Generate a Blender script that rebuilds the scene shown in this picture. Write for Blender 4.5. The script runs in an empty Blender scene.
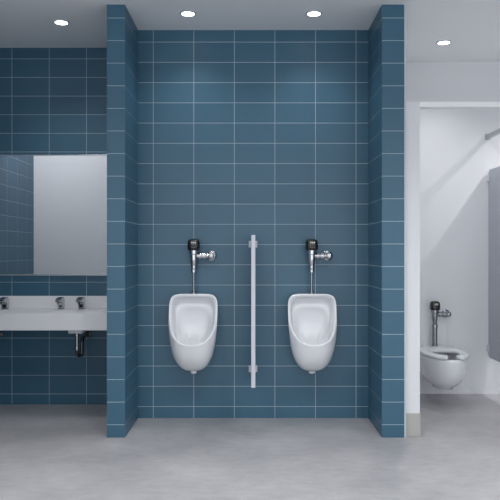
import bpy, bmesh, math
from mathutils import Vector, Matrix
PI = math.pi
S = bpy.context.scene
COL = S.collection

# ------------------------------------------------------------------ layout (metres; x right, y away, z up)
CAM_Z = 1.386
F_PX = 676.5
CEIL = 3.20
Y_FRONT = 5.00      # front faces of the two tiled piers
Y_ALC = 5.58        # tiled wall behind the urinals
Y_LEFT = 6.07       # tiled wall behind the sinks
Y_STALL = 6.52      # white wall behind the toilet
X_L = -2.69         # tiled side wall of the sink bay
X_R = 4.30
Y_REAR = -2.2

# ------------------------------------------------------------------ materials
def srgb(r, g, b):
    f = lambda c: (c/255/12.92) if c/255 <= .04045 else ((c/255+.055)/1.055)**2.4
    return (f(r), f(g), f(b), 1)

def new_mat(name):
    m = bpy.data.materials.new(name); m.use_nodes = True
    nt = m.node_tree
    return m, nt, nt.nodes['Principled BSDF']

def simple(name, col, rough=.5, metal=0, coat=0, noise=0.0, nscale=20, bump=0.0):
    m, nt, b = new_mat(name)
    b.inputs['Base Color'].default_value = col
    b.inputs['Roughness'].default_value = rough
    b.inputs['Metallic'].default_value = metal
    b.inputs['Coat Weight'].default_value = coat
    tc = nt.nodes.new('ShaderNodeTexCoord')
    n = nt.nodes.new('ShaderNodeTexNoise'); n.inputs['Scale'].default_value = nscale
    n.inputs['Detail'].default_value = 4
    nt.links.new(tc.outputs['Object'], n.inputs['Vector'])
    mx = nt.nodes.new('ShaderNodeMix'); mx.data_type = 'RGBA'
    mx.inputs[6].default_value = tuple(c*(1-noise) for c in col[:3])+(1,)
    mx.inputs[7].default_value = tuple(min(1, c*(1+noise)) for c in col[:3])+(1,)
    nt.links.new(n.outputs['Fac'], mx.inputs[0]); nt.links.new(mx.outputs[2], b.inputs['Base Color'])
    if bump:
        bp = nt.nodes.new('ShaderNodeBump'); bp.inputs['Strength'].default_value = bump
        bp.inputs['Distance'].default_value = .002
        nt.links.new(n.outputs['Fac'], bp.inputs['Height']); nt.links.new(bp.outputs['Normal'], b.inputs['Normal'])
    return m

TILE_H, TILE_W, Z0 = .167, .3345, .095
def tile_mat(name, axis, u0, wide=TILE_W):
    """glazed stacked tiles laid on world position; axis = horizontal axis of the wall, wide=None: no upright joints"""
    m, nt, b = new_mat(name)
    N, L = nt.nodes.new, nt.links.new
    geo = N('ShaderNodeNewGeometry'); sep = N('ShaderNodeSeparateXYZ'); L(geo.outputs['Position'], sep.inputs[0])
    def math_(op, a, bb=None):
        n = N('ShaderNodeMath'); n.operation = op
        for i, v in enumerate((a, bb)):
            if v is None: continue
            if isinstance(v, (int, float)): n.inputs[i].default_value = v
            else: L(v, n.inputs[i])
        return n.outputs[0]
    def axis_cell(src, o, p):
        t = math_('DIVIDE', math_('SUBTRACT', src, o), p)
        cell = math_('FLOOR', t)
        d = math_('MULTIPLY', math_('SUBTRACT', .5, math_('ABSOLUTE', math_('SUBTRACT', math_('FRACT', t), .5))), p)
        return cell, d
    cz, dz = axis_cell(sep.outputs['Z'], Z0, TILE_H)
    d = dz; cu = None
    if wide:
        cu, du = axis_cell(sep.outputs[axis], u0, wide)
        d = math_('MINIMUM', dz, du)
    grout = math_('LESS_THAN', d, .0017)
    comb = N('ShaderNodeCombineXYZ'); L(cz, comb.inputs[0])
    if cu is not None: L(cu, comb.inputs[1])
    wn = N('ShaderNodeTexWhiteNoise'); wn.noise_dimensions = '3D'; L(comb.outputs[0], wn.inputs['Vector'])
    noi = N('ShaderNodeTexNoise'); noi.inputs['Scale'].default_value = 3.2; noi.inputs['Detail'].default_value = 6
    L(geo.outputs['Position'], noi.inputs['Vector'])
    f = math_('ADD', math_('MULTIPLY', wn.outputs['Value'], .45), math_('MULTIPLY', noi.outputs['Fac'], .55))
    mx = N('ShaderNodeMix'); mx.data_type = 'RGBA'; L(f, mx.inputs[0])
    mx.inputs[6].default_value = TILE_A; mx.inputs[7].default_value = TILE_B
    m2 = N('ShaderNodeMix'); m2.data_type = 'RGBA'; L(grout, m2.inputs[0]); L(mx.outputs[2], m2.inputs[6])
    m2.inputs[7].default_value = GROUT
    L(m2.outputs[2], b.inputs['Base Color'])
    r = math_('ADD', math_('MULTIPLY', grout, .4), .38)
    L(r, b.inputs['Roughness'])
    bp = N('ShaderNodeBump'); bp.inputs['Strength'].default_value = .35; bp.inputs['Distance'].default_value = .002
    L(math_('SUBTRACT', 1, grout), bp.inputs['Height']); L(bp.outputs['Normal'], b.inputs['Normal'])
    return m
TILE_A = srgb(50, 92, 116); TILE_B = srgb(62, 104, 127); GROUT = srgb(180, 198, 208)

M = {}
M['tile_x'] = tile_mat('blue_tile_facing_room', 'X', -.129)
M['tile_y'] = tile_mat('blue_tile_side_wall', 'Y', 3.69+.25)
M['tile_pier'] = tile_mat('blue_tile_pier', 'X', 0, None)
M['white_wall'] = simple('white_wall_paint', srgb(224, 226, 230), .7, noise=.015, nscale=3)
M['ceiling'] = simple('ceiling_paint', srgb(236, 238, 240), .85, noise=.015, nscale=2)
M['baseboard'] = simple('grey_baseboard', srgb(176, 175, 172), .6, noise=.05, nscale=14)
M['ceramic'] = simple('white_glazed_ceramic', srgb(232, 234, 238), .14, coat=.4, noise=.005)
M['solid'] = simple('white_solid_surface', srgb(236, 236, 240), .35, noise=.02, nscale=8)
M['seat'] = simple('white_seat_plastic', srgb(225, 229, 232), .25, noise=.005)
M['chrome'] = simple('chrome', (.50, .51, .53, 1), .18, metal=1, noise=.02)
M['dark_chrome'] = simple('dull_chrome', (.30, .315, .34, 1), .25, metal=1, noise=.06)
M['gunmetal'] = simple('dark_trap_metal', (.10, .105, .115, 1), .3, metal=1, noise=.1)  # darker metal for the trap bend and its flange
M['brushed'] = simple('brushed_aluminium', (.50, .52, .54, 1), .38, metal=1, noise=.06, nscale=60)
M['black'] = simple('black_plastic', (.010, .011, .013, 1), .22, noise=.1)
M['lens'] = simple('dark_sensor_window', (.014, .013, .014, 1), .08, noise=.05)
M['mark'] = simple('pale_print', (.62, .64, .66, 1), .5, noise=.02)
M['screen'] = simple('pale_grey_screen_laminate', srgb(205, 208, 216), .35, noise=.01)
M['panel'] = simple('grey_partition_laminate', srgb(168, 173, 184), .4, noise=.03, nscale=8)
M['trim'] = simple('satin_edge_trim', srgb(186, 200, 212), .4, noise=.02)
M['header'] = simple('white_header_paint', srgb(246, 248, 250), .5, noise=.01)
m, nt, b = new_mat('mirror_silver'); b.inputs['Metallic'].default_value = 1; b.inputs['Roughness'].default_value = .012
b.inputs['Base Color'].default_value = (.80, .83, .86, 1); M['mirror'] = m
m, nt, b = new_mat('lamp_diffuser'); b.inputs['Emission Color'].default_value = (1, .97, .93, 1)
b.inputs['Emission Strength'].default_value = 6; M['lamp'] = m
m, nt, b = new_mat('still_water'); b.inputs['Base Color'].default_value = (.75, .8, .83, 1)
b.inputs['Roughness'].default_value = .03; b.inputs['Transmission Weight'].default_value = .6; M['water'] = m

# floor: polished concrete with soft mottling and faint scrapes
m, nt, b = new_mat('polished_concrete')
N, L = nt.nodes.new, nt.links.new
geo = N('ShaderNodeNewGeometry')
def noise_(scale, detail, stretch=(1, 1, 1), rough=.55):
    mp = N('ShaderNodeMapping'); mp.inputs['Scale'].default_value = stretch; L(geo.outputs['Position'], mp.inputs[0])
    n = N('ShaderNodeTexNoise'); n.inputs['Scale'].default_value = scale; n.inputs['Detail'].default_value = detail
    n.inputs['Roughness'].default_value = rough; L(mp.outputs[0], n.inputs['Vector']); return n.outputs['Fac']
a1 = noise_(1.6, 8); a2 = noise_(9, 10, (1, 2.2, 1), .65); a3 = noise_(55, 4)
def mm(op, a, c):
    n = N('ShaderNodeMath'); n.operation = op
    for i, v in enumerate((a, c)):
        if isinstance(v, (int, float)): n.inputs[i].default_value = v
        else: L(v, n.inputs[i])
    return n.outputs[0]
sm = mm('ADD', mm('ADD', mm('MULTIPLY', a1, .5), mm('MULTIPLY', a2, .38)), mm('MULTIPLY', a3, .12))
cr = N('ShaderNodeValToRGB'); L(sm, cr.inputs[0])
cr.color_ramp.elements[0].position = .36; cr.color_ramp.elements[0].color = srgb(154, 154, 158)
cr.color_ramp.elements[1].position = .64; cr.color_ramp.elements[1].color = srgb(190, 189, 191)
L(cr.outputs[0], b.inputs['Base Color'])
L(mm('ADD', mm('MULTIPLY', a2, .25), .26), b.inputs['Roughness'])
bp = N('ShaderNodeBump'); bp.inputs['Strength'].default_value = .08; bp.inputs['Distance'].default_value = .004
L(a2, bp.inputs['Height']); L(bp.outputs['Normal'], b.inputs['Normal'])
M['floor'] = m

# ------------------------------------------------------------------ helpers
def link(name, me, mats, parent=None, smooth=None):
    for k in (mats if isinstance(mats, (list, tuple)) else [mats]): me.materials.append(M[k])
    if smooth is not None:
        me.polygons.foreach_set('use_smooth', [True]*len(me.polygons))
        if smooth < 180: me.set_sharp_from_angle(angle=math.radians(smooth))
    o = bpy.data.objects.new(name, me); COL.objects.link(o)
    if parent: o.parent = parent
    return o

def obj(name, bm, mats, parent=None, smooth=None):
    bmesh.ops.recalc_face_normals(bm, faces=bm.faces)
    me = bpy.data.meshes.new(name); bm.to_mesh(me); bm.free()
    return link(name, me, mats, parent, smooth)

def tag(o, label, cat, group=None, kind=None):
    o['label'] = label; o['category'] = cat
    if group: o['group'] = group
    if kind: o['kind'] = kind
    return o

def thing(name, loc, label, cat, group=None):
    o = bpy.data.objects.new(name, None); COL.objects.link(o); o.location = loc
    o.empty_display_size = .1
    return tag(o, label, cat, group)

def dup(root, loc, label):
    r = root.copy(); COL.objects.link(r); r.location = loc; r['label'] = label
    for ch in list(root.children):
        c = ch.copy(); COL.objects.link(c); c.parent = r
        for g in ch.children:
            d = g.copy(); COL.objects.link(d); d.parent = c
    return r

def box(bm, x0, x1, y0, y1, z0, z1, bevel=0, seg=2):
    r = bmesh.ops.create_cube(bm, size=1)
    for v in r['verts']:
        v.co = Vector(((x0+x1)/2+v.co.x*(x1-x0), (y0+y1)/2+v.co.y*(y1-y0), (z0+z1)/2+v.co.z*(z1-z0)))
    if bevel:
        es = list({e for v in r['verts'] for e in v.link_edges})
        bmesh.ops.bevel(bm, geom=es, offset=bevel, segments=seg, profile=.5, affect='EDGES')
    return bm

def loft(bm, rings, cap0=True, cap1=True, closed=True):
    vs = [[bm.verts.new(p) for p in r] for r in rings]
    n = len(rings[0])
    for a, c in zip(vs, vs[1:]):
        for i in range(n if closed else n-1):
            j = (i+1) % n
            bm.faces.new((a[i], a[j], c[j], c[i]))
    if cap0: bm.faces.new(vs[0][::-1])
    if cap1: bm.faces.new(vs[-1])
    return bm

def lathe(bm, prof, origin, axis='Z', seg=32):
    """prof: (radius, distance along axis); axis Z up, X right, or Y (towards the camera: -y)"""
    o = Vector(origin); rings = []
    for r, h in prof:
        ring = []
        for i in range(seg):
            t = 2*PI*i/seg; c, s = math.cos(t)*r, math.sin(t)*r
            p = {'Z': (c, s, h), 'X': (h, c, s), 'Y': (c, -h, s)}[axis]
            ring.append(o+Vector(p))
        rings.append(ring)
    return loft(bm, rings)

def tube(bm, pts, r, seg=20, sub=8):
    """round tube through points, corners rounded"""
    P = [Vector(p) for p in pts]; path = [P[0]]
    for i in range(1, len(P)-1):
        a, b_, c = P[i-1], P[i], P[i+1]
        d = min((a-b_).length, (c-b_).length)*.48
        s, e = b_+(a-b_).normalized()*d, b_+(c-b_).normalized()*d
        for k in range(sub+1):
            t = k/sub; path.append(s*(1-t)**2+b_*2*t*(1-t)+e*t*t)
    path.append(P[-1])
    up = None; rings = []
    for i, p in enumerate(path):
        t = (path[min(i+1, len(path)-1)]-path[max(i-1, 0)]).normalized()
        if up is None:
            up = Vector((0, 1, 0)) if abs(t.y) < .9 else Vector((1, 0, 0))
        up = (up-t*up.dot(t)).normalized(); sd = t.cross(up)
        rings.append([p+(up*math.cos(2*PI*k/seg)+sd*math.sin(2*PI*k/seg))*r for k in range(seg)])
    return loft(bm, rings)

# ------------------------------------------------------------------ room shell
def shell(name, x0, x1, y0, y1, z0, z1, mat, label, cat, mats=None, pick=None):
    bm = bmesh.new(); box(bm, x0, x1, y0, y1, z0, z1)
    o = obj(name, bm, mats or mat)
    if pick:
        for p in o.data.polygons: p.material_index = pick(p.normal)
    return tag(o, label, cat, kind='structure')

shell('floor', X_L-.2, X_R+.2, Y_REAR, Y_STALL+.15, -.12, 0, 'floor', 'mottled grey polished concrete floor under the whole washroom', 'floor')
shell('ceiling', X_L-.2, X_R+.2, Y_REAR, Y_STALL+.15, CEIL, CEIL+.15, 'ceiling', 'plain pale grey ceiling holding the round downlights', 'ceiling')
shell('wall_back', -.924, .975, Y_ALC, Y_ALC+.12, 0, CEIL, 'tile_x', 'blue tiled wall of the recess behind the two urinals', 'wall')
shell('wall_left_back', X_L, -1.058, Y_LEFT, Y_LEFT+.12, 0, CEIL, 'tile_x', 'dark blue tiled wall behind the sinks and mirror', 'wall')
shell('wall_left', X_L-.12, X_L, 3.69, Y_LEFT+.12, 0, CEIL, 'tile_y', 'blue tiled side wall seen reflected in the mirror', 'wall')
shell('wall_left_front', X_L-.12, -1.52, 3.57, 3.69, 0, CEIL, 'white_wall', 'plain white wall seen reflected in the mirror', 'wall')
shell('wall_far_left', X_L-.2, X_L-.12, Y_REAR, 3.69, 0, CEIL, 'white_wall', 'white side wall of the room in front of the sinks', 'wall')
shell('wall_right', X_R, X_R+.12, Y_REAR, Y_STALL+.12, 0, CEIL, 'white_wall', 'white wall beyond the toilet stalls', 'wall')
shell('wall_right_back', 1.142, X_R, Y_STALL, Y_STALL+.12, 0, CEIL, 'white_wall', 'white wall that the toilet hangs on', 'wall')
pk = lambda n: 1 if n.x > .5 else 0
shell('wall_left_pier', -1.058, -.924, Y_FRONT, Y_LEFT+.12, 0, CEIL, None, 'blue tiled pier between the sinks and the urinals', 'pier',
      mats=['tile_pier'])
shell('wall_right_pier', .975, 1.140, Y_FRONT, Y_STALL, 0, CEIL, None, 'blue tiled pier between the urinals and the toilet stall', 'pier',
      mats=['tile_pier', 'white_wall'], pick=pk)
shell('trim_1', 1.140, 1.152, Y_FRONT-.004, Y_FRONT+.02, 0, CEIL, 'trim', 'thin pale edge strip down the right pier corner', 'trim')
shell('wall_stall_side', 1.142, 1.264, Y_FRONT+.033, Y_STALL, 0, 2.487, 'white_wall', 'low white wall end beside the right tiled pier', 'wall')
bm = bmesh.new()
box(bm, 1.153, 1.2665, Y_FRONT+.021, Y_FRONT+.033, 0, .172, .003)
box(bm, 1.264, 1.2665, Y_FRONT+.032, Y_STALL-.014, 0, .172, .003)
tag(obj('baseboard_stall', bm, 'baseboard'), 'grey baseboard around the foot of the low white wall', 'baseboard', kind='structure')
shell('trim_2', 1.264, X_R, Y_FRONT+.033, Y_FRONT+.113, 2.452, 2.489, 'header', 'thin white header bar across the toilet stall opening', 'trim')

# ------------------------------------------------------------------ downlights
LG = 'round recessed downlights in the ceiling'
def downlight(x, y, label, power, cone=124, tilt=0, warm=(1, .98, .965)):
    if not hasattr(downlight, 'first'):
        t = thing('downlight', (x, y, CEIL), label, 'ceiling light', LG)
        bm = bmesh.new()
        prof = [(.047, -.002), (.050, -.008), (.062, -.007), (.064, -.001), (.064, 0), (.047, 0)]
        rings = []
        for r, h in prof: rings.append([Vector((math.cos(2*PI*i/48)*r, math.sin(2*PI*i/48)*r, h)) for i in range(48)])
        loft(bm, rings+[rings[0]], False, False)
        bmesh.ops.remove_doubles(bm, verts=bm.verts, dist=1e-5)
        obj('trim_ring', bm, 'trim', t, 40)
        bm = bmesh.new(); lathe(bm, [(.0515, -.003), (.0515, -.0075), (.04, -.009)], (0, 0, 0), seg=48)
        obj('diffuser', bm, 'lamp', t, 40)
        downlight.first = t
    else:
        t = dup(downlight.first, (x, y, CEIL), label)
    ld = bpy.data.lights.new('downlight_lamp', 'SPOT'); ld.energy = power; ld.color = warm
    ld.spot_size = math.radians(cone); ld.spot_blend = 1; ld.shadow_soft_size = .06
    lo = bpy.data.objects.new('downlight_lamp', ld); COL.objects.link(lo); lo.location = (x, y, CEIL-.03); lo.rotation_euler = (-math.radians(tilt), 0, 0)
    return t
P = 30
downlight(-1.50, 5.38, 'leftmost ceiling downlight, above the sinks', P*1.0)
downlight(-.475, 5.18, 'ceiling downlight above the left urinal', P*.55)
downlight(.49, 5.18, 'ceiling downlight above the right urinal', P*.55)
downlight(1.69, 5.90, 'rightmost visible ceiling downlight, above the toilet', P*1.35)
downlight(2.99, 5.90, 'ceiling downlight over the stall beyond the grey partition', P*4)
downlight(-2.25, 4.98, 'added unseen downlight brightening the white wall facing the sinks', P*2.9, 116, 52)  # added out of view, tilted to brighten the wall the mirror reflects
for x, w in ((-1.0, 'left'), (.0, 'middle'), (1.2, 'right'), (2.6, 'far right')):  # unseen row added as general fill for the room
    downlight(x, 3.1, w+' fill downlight of the added unseen row nearer the viewer', P*2.9, 138)

# ------------------------------------------------------------------ mirror
t = thing('wall_mirror', (X_L, Y_LEFT, 1.157), 'wide rectangular mirror on blue tiles above the white sink counter', 'mirror')
w = -1.058-X_L
bm = bmesh.new(); box(bm, .003, w-.002, -.018, -.001, .012, 1.073); obj('glass', bm, 'mirror', t)
bm = bmesh.new()
box(bm, .002, w-.001, -.024, -.001, -.001, .012, .002); obj('edge_rail', bm, 'brushed', t)
bm = bmesh.new(); box(bm, .002, w-.001, -.022, -.001, 1.073, 1.081, .002)
obj('edge_rail', bm, 'brushed', t)

# ------------------------------------------------------------------ sink counter (long slab with two sunk basins)
t = thing('sink_counter', (0, Y_LEFT, 0), 'long white wall-hung sink counter below the mirror', 'sink counter')
xa, xb, yf, yb, zt, zb = X_L+.002, -1.060, -.50, -.001, .864, .723
basins = [(-2.50, -2.04), (-1.70, -1.24)]
b0, b1 = -.42, -.19         # basin front/back in local y
bm = bmesh.new()
xs = [xa, basins[0][0], basins[0][1], basins[1][0], basins[1][1], xb]; ys = [yf, b0, b1, yb]
V = {}
for i, x in enumerate(xs):
    for j, y in enumerate(ys): V[i, j] = bm.verts.new((x, y, zt))
for i in range(5):
    for j in range(3):
        if j == 1 and i in (1, 3): continue
        bm.faces.new((V[i, j], V[i+1, j], V[i+1, j+1], V[i, j+1]))
D = {}
loop = [(i, 0) for i in range(6)]+[(5, 1), (5, 2)]+[(i, 3) for i in range(5, -1, -1)]+[(0, 2), (0, 1)]
for k in loop: D[k] = bm.verts.new((V[k].co.x, V[k].co.y, zb))
for a, c in zip(loop, loop[1:]+loop[:1]): bm.faces.new((V[a], V[c], D[c], D[a]))
# underside ring with holes
DD = dict(D)
for i in range(1, 5):
    for j in (1, 2): DD[i, j] = bm.verts.new((xs[i], ys[j], zb))
for i in range(5):
    for j in range(3):
        bm.faces.new((DD[i, j], DD[i, j+1], DD[i+1, j+1], DD[i+1, j]))
top = obj('countertop', bm, 'solid', t)
bv = top.modifiers.new('soft_edges', 'BEVEL'); bv.width = .004; bv.segments = 2; bv.limit_method = 'ANGLE'
for x0, x1 in basins:
    bm = bmesh.new()
    def rr(inset, z):
        a, c, d, e = x0+inset, x1-inset, b0+inset, b1-inset; r = .05-inset*.3; pts = []
        if inset == 0: r = .0005
        for cx, cy, s in ((c-r, e-r, 0), (a+r, e-r, 1), (a+r, d+r, 2), (c-r, d+r, 3)):
            for k in range(7):
                th = PI/2*s+PI/2*k/6; pts.append((cx+math.cos(th)*r, cy+math.sin(th)*r, z))
        return pts
    loft(bm, [rr(0, zt-.0005), rr(.01, zt-.006), rr(.016, zt-.05), rr(.03, zt-.10), rr(.06, zt-.118), rr(.10, zt-.122)], False, True)
    o = obj('basin', bm, 'solid', t, 60)
    bm = bmesh.new(); lathe(bm, [(.022, zt-.1215), (.022, zt-.119), (.016, zt-.118)], ((x0+x1)/2, (b0+b1)/2, 0))
    obj('drain_cover', bm, 'chrome', o, 40)
bm = bmesh.new(); box(bm, xa, xb, -.022, -.001, zt, .975, .003); obj('backsplash', bm, 'solid', t)

# drain and trap under each basin
def drain():
    t = thing('sink_drain', (-1.483, Y_LEFT-.27, .48), '', 'sink drain', 'chrome traps below the sink counter')
    h = zb-.48
    bm = bmesh.new(); box(bm, -.062, .062, -.06, .06, h-.048, h-.0005, .008); obj('drain_housing', bm, 'solid', t)
    bm = bmesh.new(); lathe(bm, [(.024, h-.07), (.024, h-.048)], (0, 0, 0)); lathe(bm, [(.0155, .05), (.0155, h-.05)], (0, 0, 0))
    lathe(bm, [(.018, .045), (.019, .05), (.019, .07), (.018, .075)], (0, 0, 0)); obj('tail_pipe', bm, 'chrome', t, 40)
    bm = bmesh.new(); tube(bm, [(0, 0, .048), (0, 0, .0), (.034, .03, .0), (.034, .03, .15), (.034, .25, .15)], .0145)
    obj('trap_bend', bm, 'gunmetal', t, 60)
    bm = bmesh.new(); lathe(bm, [(.030, -.268), (.030, -.262), (.020, -.255)], (.034, 0, .15), 'Y'); obj('wall_flange', bm, 'gunmetal', t, 40)
    return t
d1 = drain(); d1['label'] = 'chrome trap hanging below the counter nearest the left pier'
dup(d1, (-1.483-.80, Y_LEFT-.27, .48), 'chrome trap below the counter at the left picture edge')

# faucet and soap dispenser on the counter: squat chrome sensor bodies with a forward-arched spout
def side_profile(bm, pts, halfw):
    """closed (depth, z) outline with per point half width"""
    n = len(pts)
    L_ = [bm.verts.new((-halfw, -d, z)) for d, z in pts]; R_ = [bm.verts.new((halfw, -d, z)) for d, z in pts]
    for i in range(n):
        j = (i+1) % n; bm.faces.new((L_[i], L_[j], R_[j], R_[i]))
    bm.faces.new(L_); bm.faces.new(R_[::-1])
def tap(name, label, cat, loc, hw, head):
    t = thing(name, loc, label, cat)
    bm = bmesh.new(); lathe(bm, [(hw+.006, 0), (hw+.006, .006), (hw+.002, .009)], (0, 0, 0)); obj('base_plate', bm, 'chrome', t, 40)
    bm = bmesh.new()
    side_profile(bm, [(-.024, .006), (.026, .006), (.024, .045), (.030, .062), (.105, .066), (.118, .074), (.116, .090), (.07, .104), (.0, .108), (-.022, .098), (-.027, .06)], hw)
    bmesh.ops.bevel(bm, geom=bm.edges[:], offset=.005, segments=3, affect='EDGES')
    body = obj('spout_body', bm, 'chrome', t, 35)
    bm = bmesh.new()
    if head:
        box(bm, -.010, .010, -.0275, -.024, .018, .036, .001)
    else:
        box(bm, -.016, .016, -.0285, -.024, .016, .044, .001)
    obj('sensor_window', bm, 'black', t)
    bm = bmesh.new()
    if head: lathe(bm, [(.011, .058), (.011, .067)], (0, -.100, 0)); obj('aerator', bm, 'dark_chrome', t, 40)
    else:
        lathe(bm, [(.007, .050), (.008, .067)], (0, -.100, 0)); obj('nozzle', bm, 'black', t, 40)
    bm = bmesh.new(); box(bm, -.012, .012, -.1195, -.1165, .0765, .0865, .001); obj('dark_inset', bm, 'black', t)
    return t
Yt = Y_LEFT-.10
tap('sensor_faucet', 'chrome sensor faucet on the counter, left of the right soap dispenser', 'faucet', (-1.665, Yt, zt), .024, True)
s1 = tap('soap_dispenser', 'chrome soap dispenser on the counter nearest the left pier', 'soap dispenser', (-1.485, Yt, zt), .026, False)
s1['group'] = 'counter soap dispensers'
dup(s1, (-1.485-.675, Yt, zt), 'chrome soap dispenser on the counter at the left picture edge')

# ------------------------------------------------------------------ urinals
def lerp(a, b_, t): return a+(b_-a)*t
def interp(tab, x):
    if x <= tab[0][0]: return tab[0][1]
    for (x0, y0), (x1, y1) in zip(tab, tab[1:]):
        if x <= x1:
            t = (x-x0)/(x1-x0); return y0+(y1-y0)*(t*t*(3-2*t)*.35+t*.65)
    return tab[-1][1]
NS = 72
def outline(ztop, zbot, wt, wb, nt=4.5, nb=2.3):
    """front view loop of (x, z, s) where s = 0 at the top, 1 at the bottom"""
    zc = lerp(zbot, ztop, .52); out = []
    for i in range(NS):
        th = 2*PI*i/NS; c, s = math.cos(th), math.sin(th)
        n = nt if s > 0 else nb
        x = math.copysign(abs(c)**(2/n), c); z = math.copysign(abs(s)**(2/n), s)
        zz = zc+z*((ztop-zc) if s > 0 else (zc-zbot))
        k = (ztop-zz)/(ztop-zbot)
        wd = lerp(wt, wb, max(0, k)**1.3)
        out.append((x*wd, zz, k))
    return out
RIM = [(0, .125), (.25, .130), (.45, .155), (.62, .205), (.78, .275), (.9, .325), (1, .350)]
def make_urinal(loc, label):
    t = thing('urinal', loc, label, 'urinal', 'wall-hung urinals')
    rings = []
    def add(ol, fn): rings.append([Vector((x, -max(.0005, fn(k)), z)) for x, z, k in ol])
    rim = lambda k: interp(RIM, k)
    # z measured from the lowest point of the body
    T, B = .600, .0
    add(outline(T, B+.020, .170, .115, 5, 2.6), lambda k: .0005)
    add(outline(T, B-.008, .193, .138, 6, 2.7), lambda k: .008)
    add(outline(T, B-.020, .199, .150, 6, 2.8), lambda k: lerp(.045, .09, k))
    add(outline(T, B-.018, .199, .162, 6, 2.9), lambda k: lerp(.08, .175, k))
    add(outline(T, B+.002, .199, .172, 6, 2.8), lambda k: lerp(.10, .235, k**1.2))
    add(outline(T, B+.058, .199, .180, 6, 2.65), lambda k: lerp(.11, .29, k**1.3))
    add(outline(T, B+.132, .198, .186, 6, 2.5), lambda k: lerp(.118, .33, k**1.5))
    add(outline(T-.001, B+.196, .196, .188, 6, 2.35), lambda k: rim(k)-.006)
    add(outline(T-.006, B+.207, .191, .183, 6, 2.35), lambda k: rim(k)+.002)
    add(outline(T-.016, B+.217, .181, .173, 6, 2.35), lambda k: rim(k)+.001)
    add(outline(T-.022, B+.221, .175, .167, 6, 2.35), lambda k: rim(k)-.008)
    # inside
    add(outline(T-.030, B+.205, .168, .162, 5.5, 2.3), lambda k: rim(k)*.80)
    add(outline(T-.045, B+.185, .160, .154, 5, 2.3), lambda k: lerp(.055, .26, max(0, (k-.35)/.65)**1.2))
    add(outline(T-.075, B+.145, .152, .145, 4.5, 2.3), lambda k: lerp(.042, .225, max(0, (k-.4)/.6)**1.4))
    add(outline(T-.115, B+.120, .145, .130, 4, 2.3), lambda k: lerp(.052, .19, max(0, (k-.4)/.6)**1.4))
    add(outline(T-.132, B+.115, .130, .115, 3.2, 2.3), lambda k: lerp(.036, .16, max(0, (k-.5)/.5)**1.3))
    add(outline(T-.170, B+.113, .105, .095, 3, 2.2), lambda k: lerp(.028, .14, max(0, (k-.5)/.5)**1.3))
    add(outline(T-.260, B+.112, .070, .060, 2.5, 2.2), lambda k: lerp(.026, .12, max(0, (k-.5)/.5)**1.3))
    add(outline(T-.360, B+.112, .030, .030, 2, 2), lambda k: lerp(.028, .10, k))
    bm = bmesh.new(); loft(bm, rings, True, True)
    o = obj('bowl', bm, 'ceramic', t, 180)
    sb = o.modifiers.new('smooth', 'SUBSURF'); sb.levels = 1; sb.render_levels = 1
    bm = bmesh.new(); lathe(bm, [(.032, .015), (.032, -.022), (.027, -.025), (.025, -.040), (.014, -.046)], (0, -.11, 0)); obj('outlet_spud', bm, 'ceramic', t, 40)
    # drain in the basin
    bm = bmesh.new(); lathe(bm, [(.034, .132), (.034, .137), (.028, .139)], (0, -.125, 0)); 
    obj('drain_cover', bm, 'ceramic', t, 40)
    return t
UZ = .432
XU = (-.456, .500)
u = make_urinal((XU[0], Y_ALC, UZ), 'white wall-hung urinal left of the narrow screen')
dup(u, (XU[1], Y_ALC, UZ), 'white wall-hung urinal right of the narrow screen')

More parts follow.
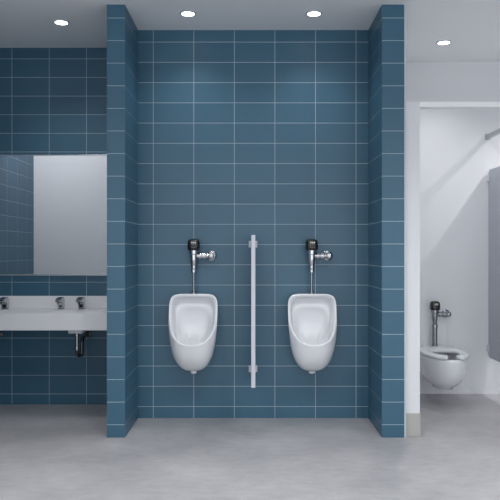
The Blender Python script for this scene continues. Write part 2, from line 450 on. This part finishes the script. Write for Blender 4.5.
# flush valves ----------------------------------------------------------------
def flush_valve(loc, label, pipe_len, pipe_r, scale=1.0, metal='chrome'):
    """origin where the flush pipe meets the fixture; valve stands .095 off the wall"""
    t = thing('flush_valve', loc, label, 'flush valve', 'automatic flush valves with black sensor caps')
    d = 0
    zb_ = pipe_len
    bm = bmesh.new()
    lathe(bm, [(pipe_r+.012, -.001), (pipe_r+.012, .012), (pipe_r+.004, .018), (pipe_r+.003, .024)], (0, 0, 0))
    lathe(bm, [(pipe_r, .02), (pipe_r, zb_+.01)], (0, 0, 0)); obj('flush_pipe', bm, 'dark_chrome', t, 40)
    bm = bmesh.new()
    s = scale
    lathe(bm, [(pipe_r+.006, zb_-.004), (max(.021, pipe_r+.004)*s, zb_), (max(.021, pipe_r+.004)*s, zb_+.028*s), (.019*s, zb_+.032*s), (.022*s, zb_+.055*s), (.028*s, zb_+.085*s),
               (.029*s, zb_+.105*s), (.029*s, zb_+.135*s), (.036*s, zb_+.142*s), (.036*s, zb_+.168*s)], (0, 0, 0))
    obj('valve_body', bm, metal, t, 35)
    zc = zb_+.168*s
    # black cap: round-cornered block, domed
    bm = bmesh.new()
    rings = []
    for k, (f, h) in enumerate([(.86, 0), (1, .006), (1.03, .03), (1.0, .058), (.93, .072), (.78, .081), (.5, .086), (.2, .0875)]):
        ring = []
        for i in range(40):
            th = 2*PI*i/40; c, q = math.cos(th), math.sin(th); e = 2/3.2
            ring.append(Vector((.046*f*s*math.copysign(abs(c)**e, c), .043*f*s*math.copysign(abs(q)**e, q)-.004, zc+h*s)))
        rings.append(ring)
    loft(bm, rings); cap = obj('sensor_cap', bm, 'black', t, 50)
    bm = bmesh.new(); box(bm, -.024*s, .024*s, -.052*s-.001, -.045*s, zc+.010*s, zc+.036*s, .003); obj('sensor_window', bm, 'lens', cap, 40)
    bm = bmesh.new()
    for k in (-1, 0, 1):
        lathe(bm, [(.0055*s, .0445*s), (.0055*s, .0492*s)], (k*.0125*s+.003, 0, zc+.060*s), 'Y', 16)
        box(bm, (k*.0125-.0035)*s+.003, (k*.0125+.0035)*s+.003, -.0492*s, -.0445*s, zc+.048*s, zc+.051*s)
    obj('printed_mark', bm, 'mark', cap, 40)
    # supply: arm to the right, stop valve, elbow back to the wall
    zs = zb_+.126*s
    bm = bmesh.new()
    lathe(bm, [(.018, .015), (.018, .036*s), (.025*s, .037*s), (.025*s, .056*s), (.019*s, .058*s), (.019*s, .066*s), (.025*s, .068*s),
               (.025*s, .092*s), (.018*s, .096*s), (.018*s, .115*s)], (0, 0, zs), 'X'); obj('supply_arm', bm, metal, t, 35)
    xe = .132*s
    bm = bmesh.new()
    lathe(bm, [(.021*s, -.02*s), (.024*s, -.012*s), (.024*s, .016*s), (.020*s, .022*s), (.020*s, .032*s), (.010*s, .037*s)], (xe, 0, zs), 'Y')
    st = obj('stop_valve', bm, metal, t, 35)
    bm = bmesh.new(); lathe(bm, [(.0135, -.093), (.0135, -.015*s)], (xe, 0, zs), 'Y'); obj('wall_pipe', bm, metal, t, 40)
    bm = bmesh.new(); lathe(bm, [(.040*s, -.0945), (.040*s, -.090), (.033*s, -.082), (.018, -.078)], (xe, 0, zs), 'Y'); obj('wall_flange', bm, metal, t, 35)
    return t
v = flush_valve((XU[0], Y_ALC-.095, UZ+.600), 'chrome flush valve with black sensor cap above the left urinal', .173, .009, 1.06)
dup(v, (XU[1], Y_ALC-.095, UZ+.600), 'chrome flush valve with black sensor cap above the right urinal')

# ------------------------------------------------------------------ urinal screen
t = thing('urinal_screen', (.025, Y_ALC, .34), 'narrow pale privacy screen on the wall between the two urinals', 'privacy screen')
bm = bmesh.new(); box(bm, -.016, .016, -.45, -.008, 0, 1.16, .004); obj('panel', bm, 'screen', t)
for z in (.040, 1.066):
    bm = bmesh.new()
    box(bm, -.036, .036, -.006, -.0005, z, z+.055, .0015)
    for s in (-1, 1):
        a, c = sorted((s*.0165, s*.021)); box(bm, a, c, -.05, -.0055, z, z+.055, .0015)
    obj('bracket', bm, 'screen', t)

# ------------------------------------------------------------------ toilet
def egg(yb_, yf_, hw, z, nb=3.4, nf=2.15, n=64, a0=0, a1=2*PI, closed=True):
    """plan outline; depth from wall; theta 0 = right, PI/2 = front"""
    mid = yb_+(yf_-yb_)*.46; out = []
    cnt = n if closed else n+1
    for i in range(cnt):
        th = a0+(a1-a0)*i/n; c, s = math.cos(th), math.sin(th)
        e = 2/(nf if s > 0 else nb)
        x = hw*math.copysign(abs(c)**e, c); q = math.copysign(abs(s)**e, s)
        out.append(Vector((x, -(mid+q*((yf_-mid) if s > 0 else (mid-yb_))), z)))
    return out
XT = 1.738
t = thing('toilet', (XT, Y_STALL, 0), 'white wall-hung toilet with open-front seat in the stall', 'toilet')
bm = bmesh.new()
R = [egg(.32, .54, .072, .150), egg(.30, .56, .080, .153), egg(.27, .58, .090, .172), egg(.20, .64, .128, .195), egg(.10, .685, .156, .230),
     egg(.02, .722, .176, .275), egg(.002, .753, .190, .335), egg(.002, .768, .194, .385), egg(.002, .778, .197, .42), egg(.002, .778, .197, .440), egg(.006, .774, .193, .446),
     egg(.22, .735, .145, .446), egg(.225, .73, .140, .440), egg(.24, .71, .135, .39), egg(.26, .66, .12, .33), egg(.29, .57, .09, .28), egg(.33, .50, .05, .26)]
loft(bm, R); obj('bowl', bm, 'ceramic', t, 180)
bm = bmesh.new(); lathe(bm, [(.075, .3105), (.075, .312)], (0, -.44, 0), seg=40); obj('water', bm, 'water', t)
# open-front seat
bm = bmesh.new()
g = .36; A0, A1 = PI/2+g, PI/2+2*PI-g; K = 72
def sring(f, z): return egg(.13+.125*f, .80-.055*f, .202-.047*f, z+.010, 3.0, 2.1, K, A0, A1, False)
sec = [sring(.15, .4405), sring(0, .447), sring(0, .462), sring(.2, .470), sring(.9, .473), sring(1.7, .470), sring(1.95, .462), sring(1.95, .447), sring(1.8, .4405)]
rows = [[s_[i] for s_ in sec] for i in range(K+1)]
def endring(row, away, f, sc):
    c = sum(row, Vector())/len(row); return [c+(p-c)*sc+away*f for p in row]
d0 = (rows[0][4]-rows[1][4]).normalized(); d1_ = (rows[-1][4]-rows[-2][4]).normalized()
rows = [endring(rows[0], d0, .016, .35), endring(rows[0], d0, .013, .75), endring(rows[0], d0, .006, .95)]+rows+[endring(rows[-1], d1_, .006, .95), endring(rows[-1], d1_, .013, .75), endring(rows[-1], d1_, .016, .35)]
loft(bm, rows); obj('seat', bm, 'seat', t, 50)
for s in (-1, 1):
    bm = bmesh.new(); lathe(bm, [(.013, -.03), (.015, -.028), (.015, .028), (.013, .03)], (s*.075, -.115, .464), 'X'); obj('hinge', bm, 'seat', t, 40)
flush_valve((1.755, Y_STALL-.095, .447), 'chrome flush valve with black sensor cap above the toilet', .205, .024, .98, 'dark_chrome')

# ------------------------------------------------------------------ stall partition and overhead brace
t = thing('toilet_partition', (2.306, Y_STALL, .355), 'grey partition panel fixed to the white wall right of the toilet', 'partition')
bm = bmesh.new(); box(bm, -.0125, .0125, -1.40, -.014, 0, 1.80)
es = [e for e in bm.edges if abs(e.verts[0].co.x-e.verts[1].co.x) > .01]
bmesh.ops.bevel(bm, geom=es, offset=.02, segments=6, affect='EDGES')
obj('panel', bm, 'panel', t, 40)
for z in (.06, 1.69):
    bm = bmesh.new(); box(bm, -.022, -.013, -.05, -.0005, z, z+.06, .002); box(bm, .013, .022, -.05, -.0005, z, z+.06, .002)
    box(bm, -.027, .027, -.008, -.0005, z, z+.06, .002)
    obj('bracket', bm, 'screen', t)
t = thing('overhead_brace', (2.29, Y_STALL, 2.455), 'grey overhead brace running to the wall above the partition', 'brace')
bm = bmesh.new(); box(bm, -.016, .016, -(Y_STALL-Y_FRONT-.114), -.006, 0, .042, .003); obj('rail', bm, 'brushed', t)
bm = bmesh.new(); box(bm, -.026, .026, -.006, -.0005, -.008, .050, .002); obj('wall_flange', bm, 'brushed', t)

# ------------------------------------------------------------------ world (daylight from the open side behind the viewer), camera
w = bpy.data.worlds.new('daylight'); S.world = w; w.use_nodes = True
bg = w.node_tree.nodes['Background']; bg.inputs[0].default_value = (.94, .97, 1, 1); bg.inputs[1].default_value = 2.0
cd = bpy.data.cameras.new('camera'); cd.sensor_width = 36; cd.lens = 36*F_PX/500
cam = bpy.data.objects.new('camera', cd); COL.objects.link(cam)
cam.location = (0, 0, CAM_Z); cam.rotation_euler = (PI/2, 0, 0); cd.clip_start = .05
S.camera = cam
S.view_settings.view_transform = 'Standard'; S.view_settings.look = 'None'
S.view_settings.gamma = 1; S.view_settings.use_curve_mapping = False; S.view_settings.exposure = 0.12
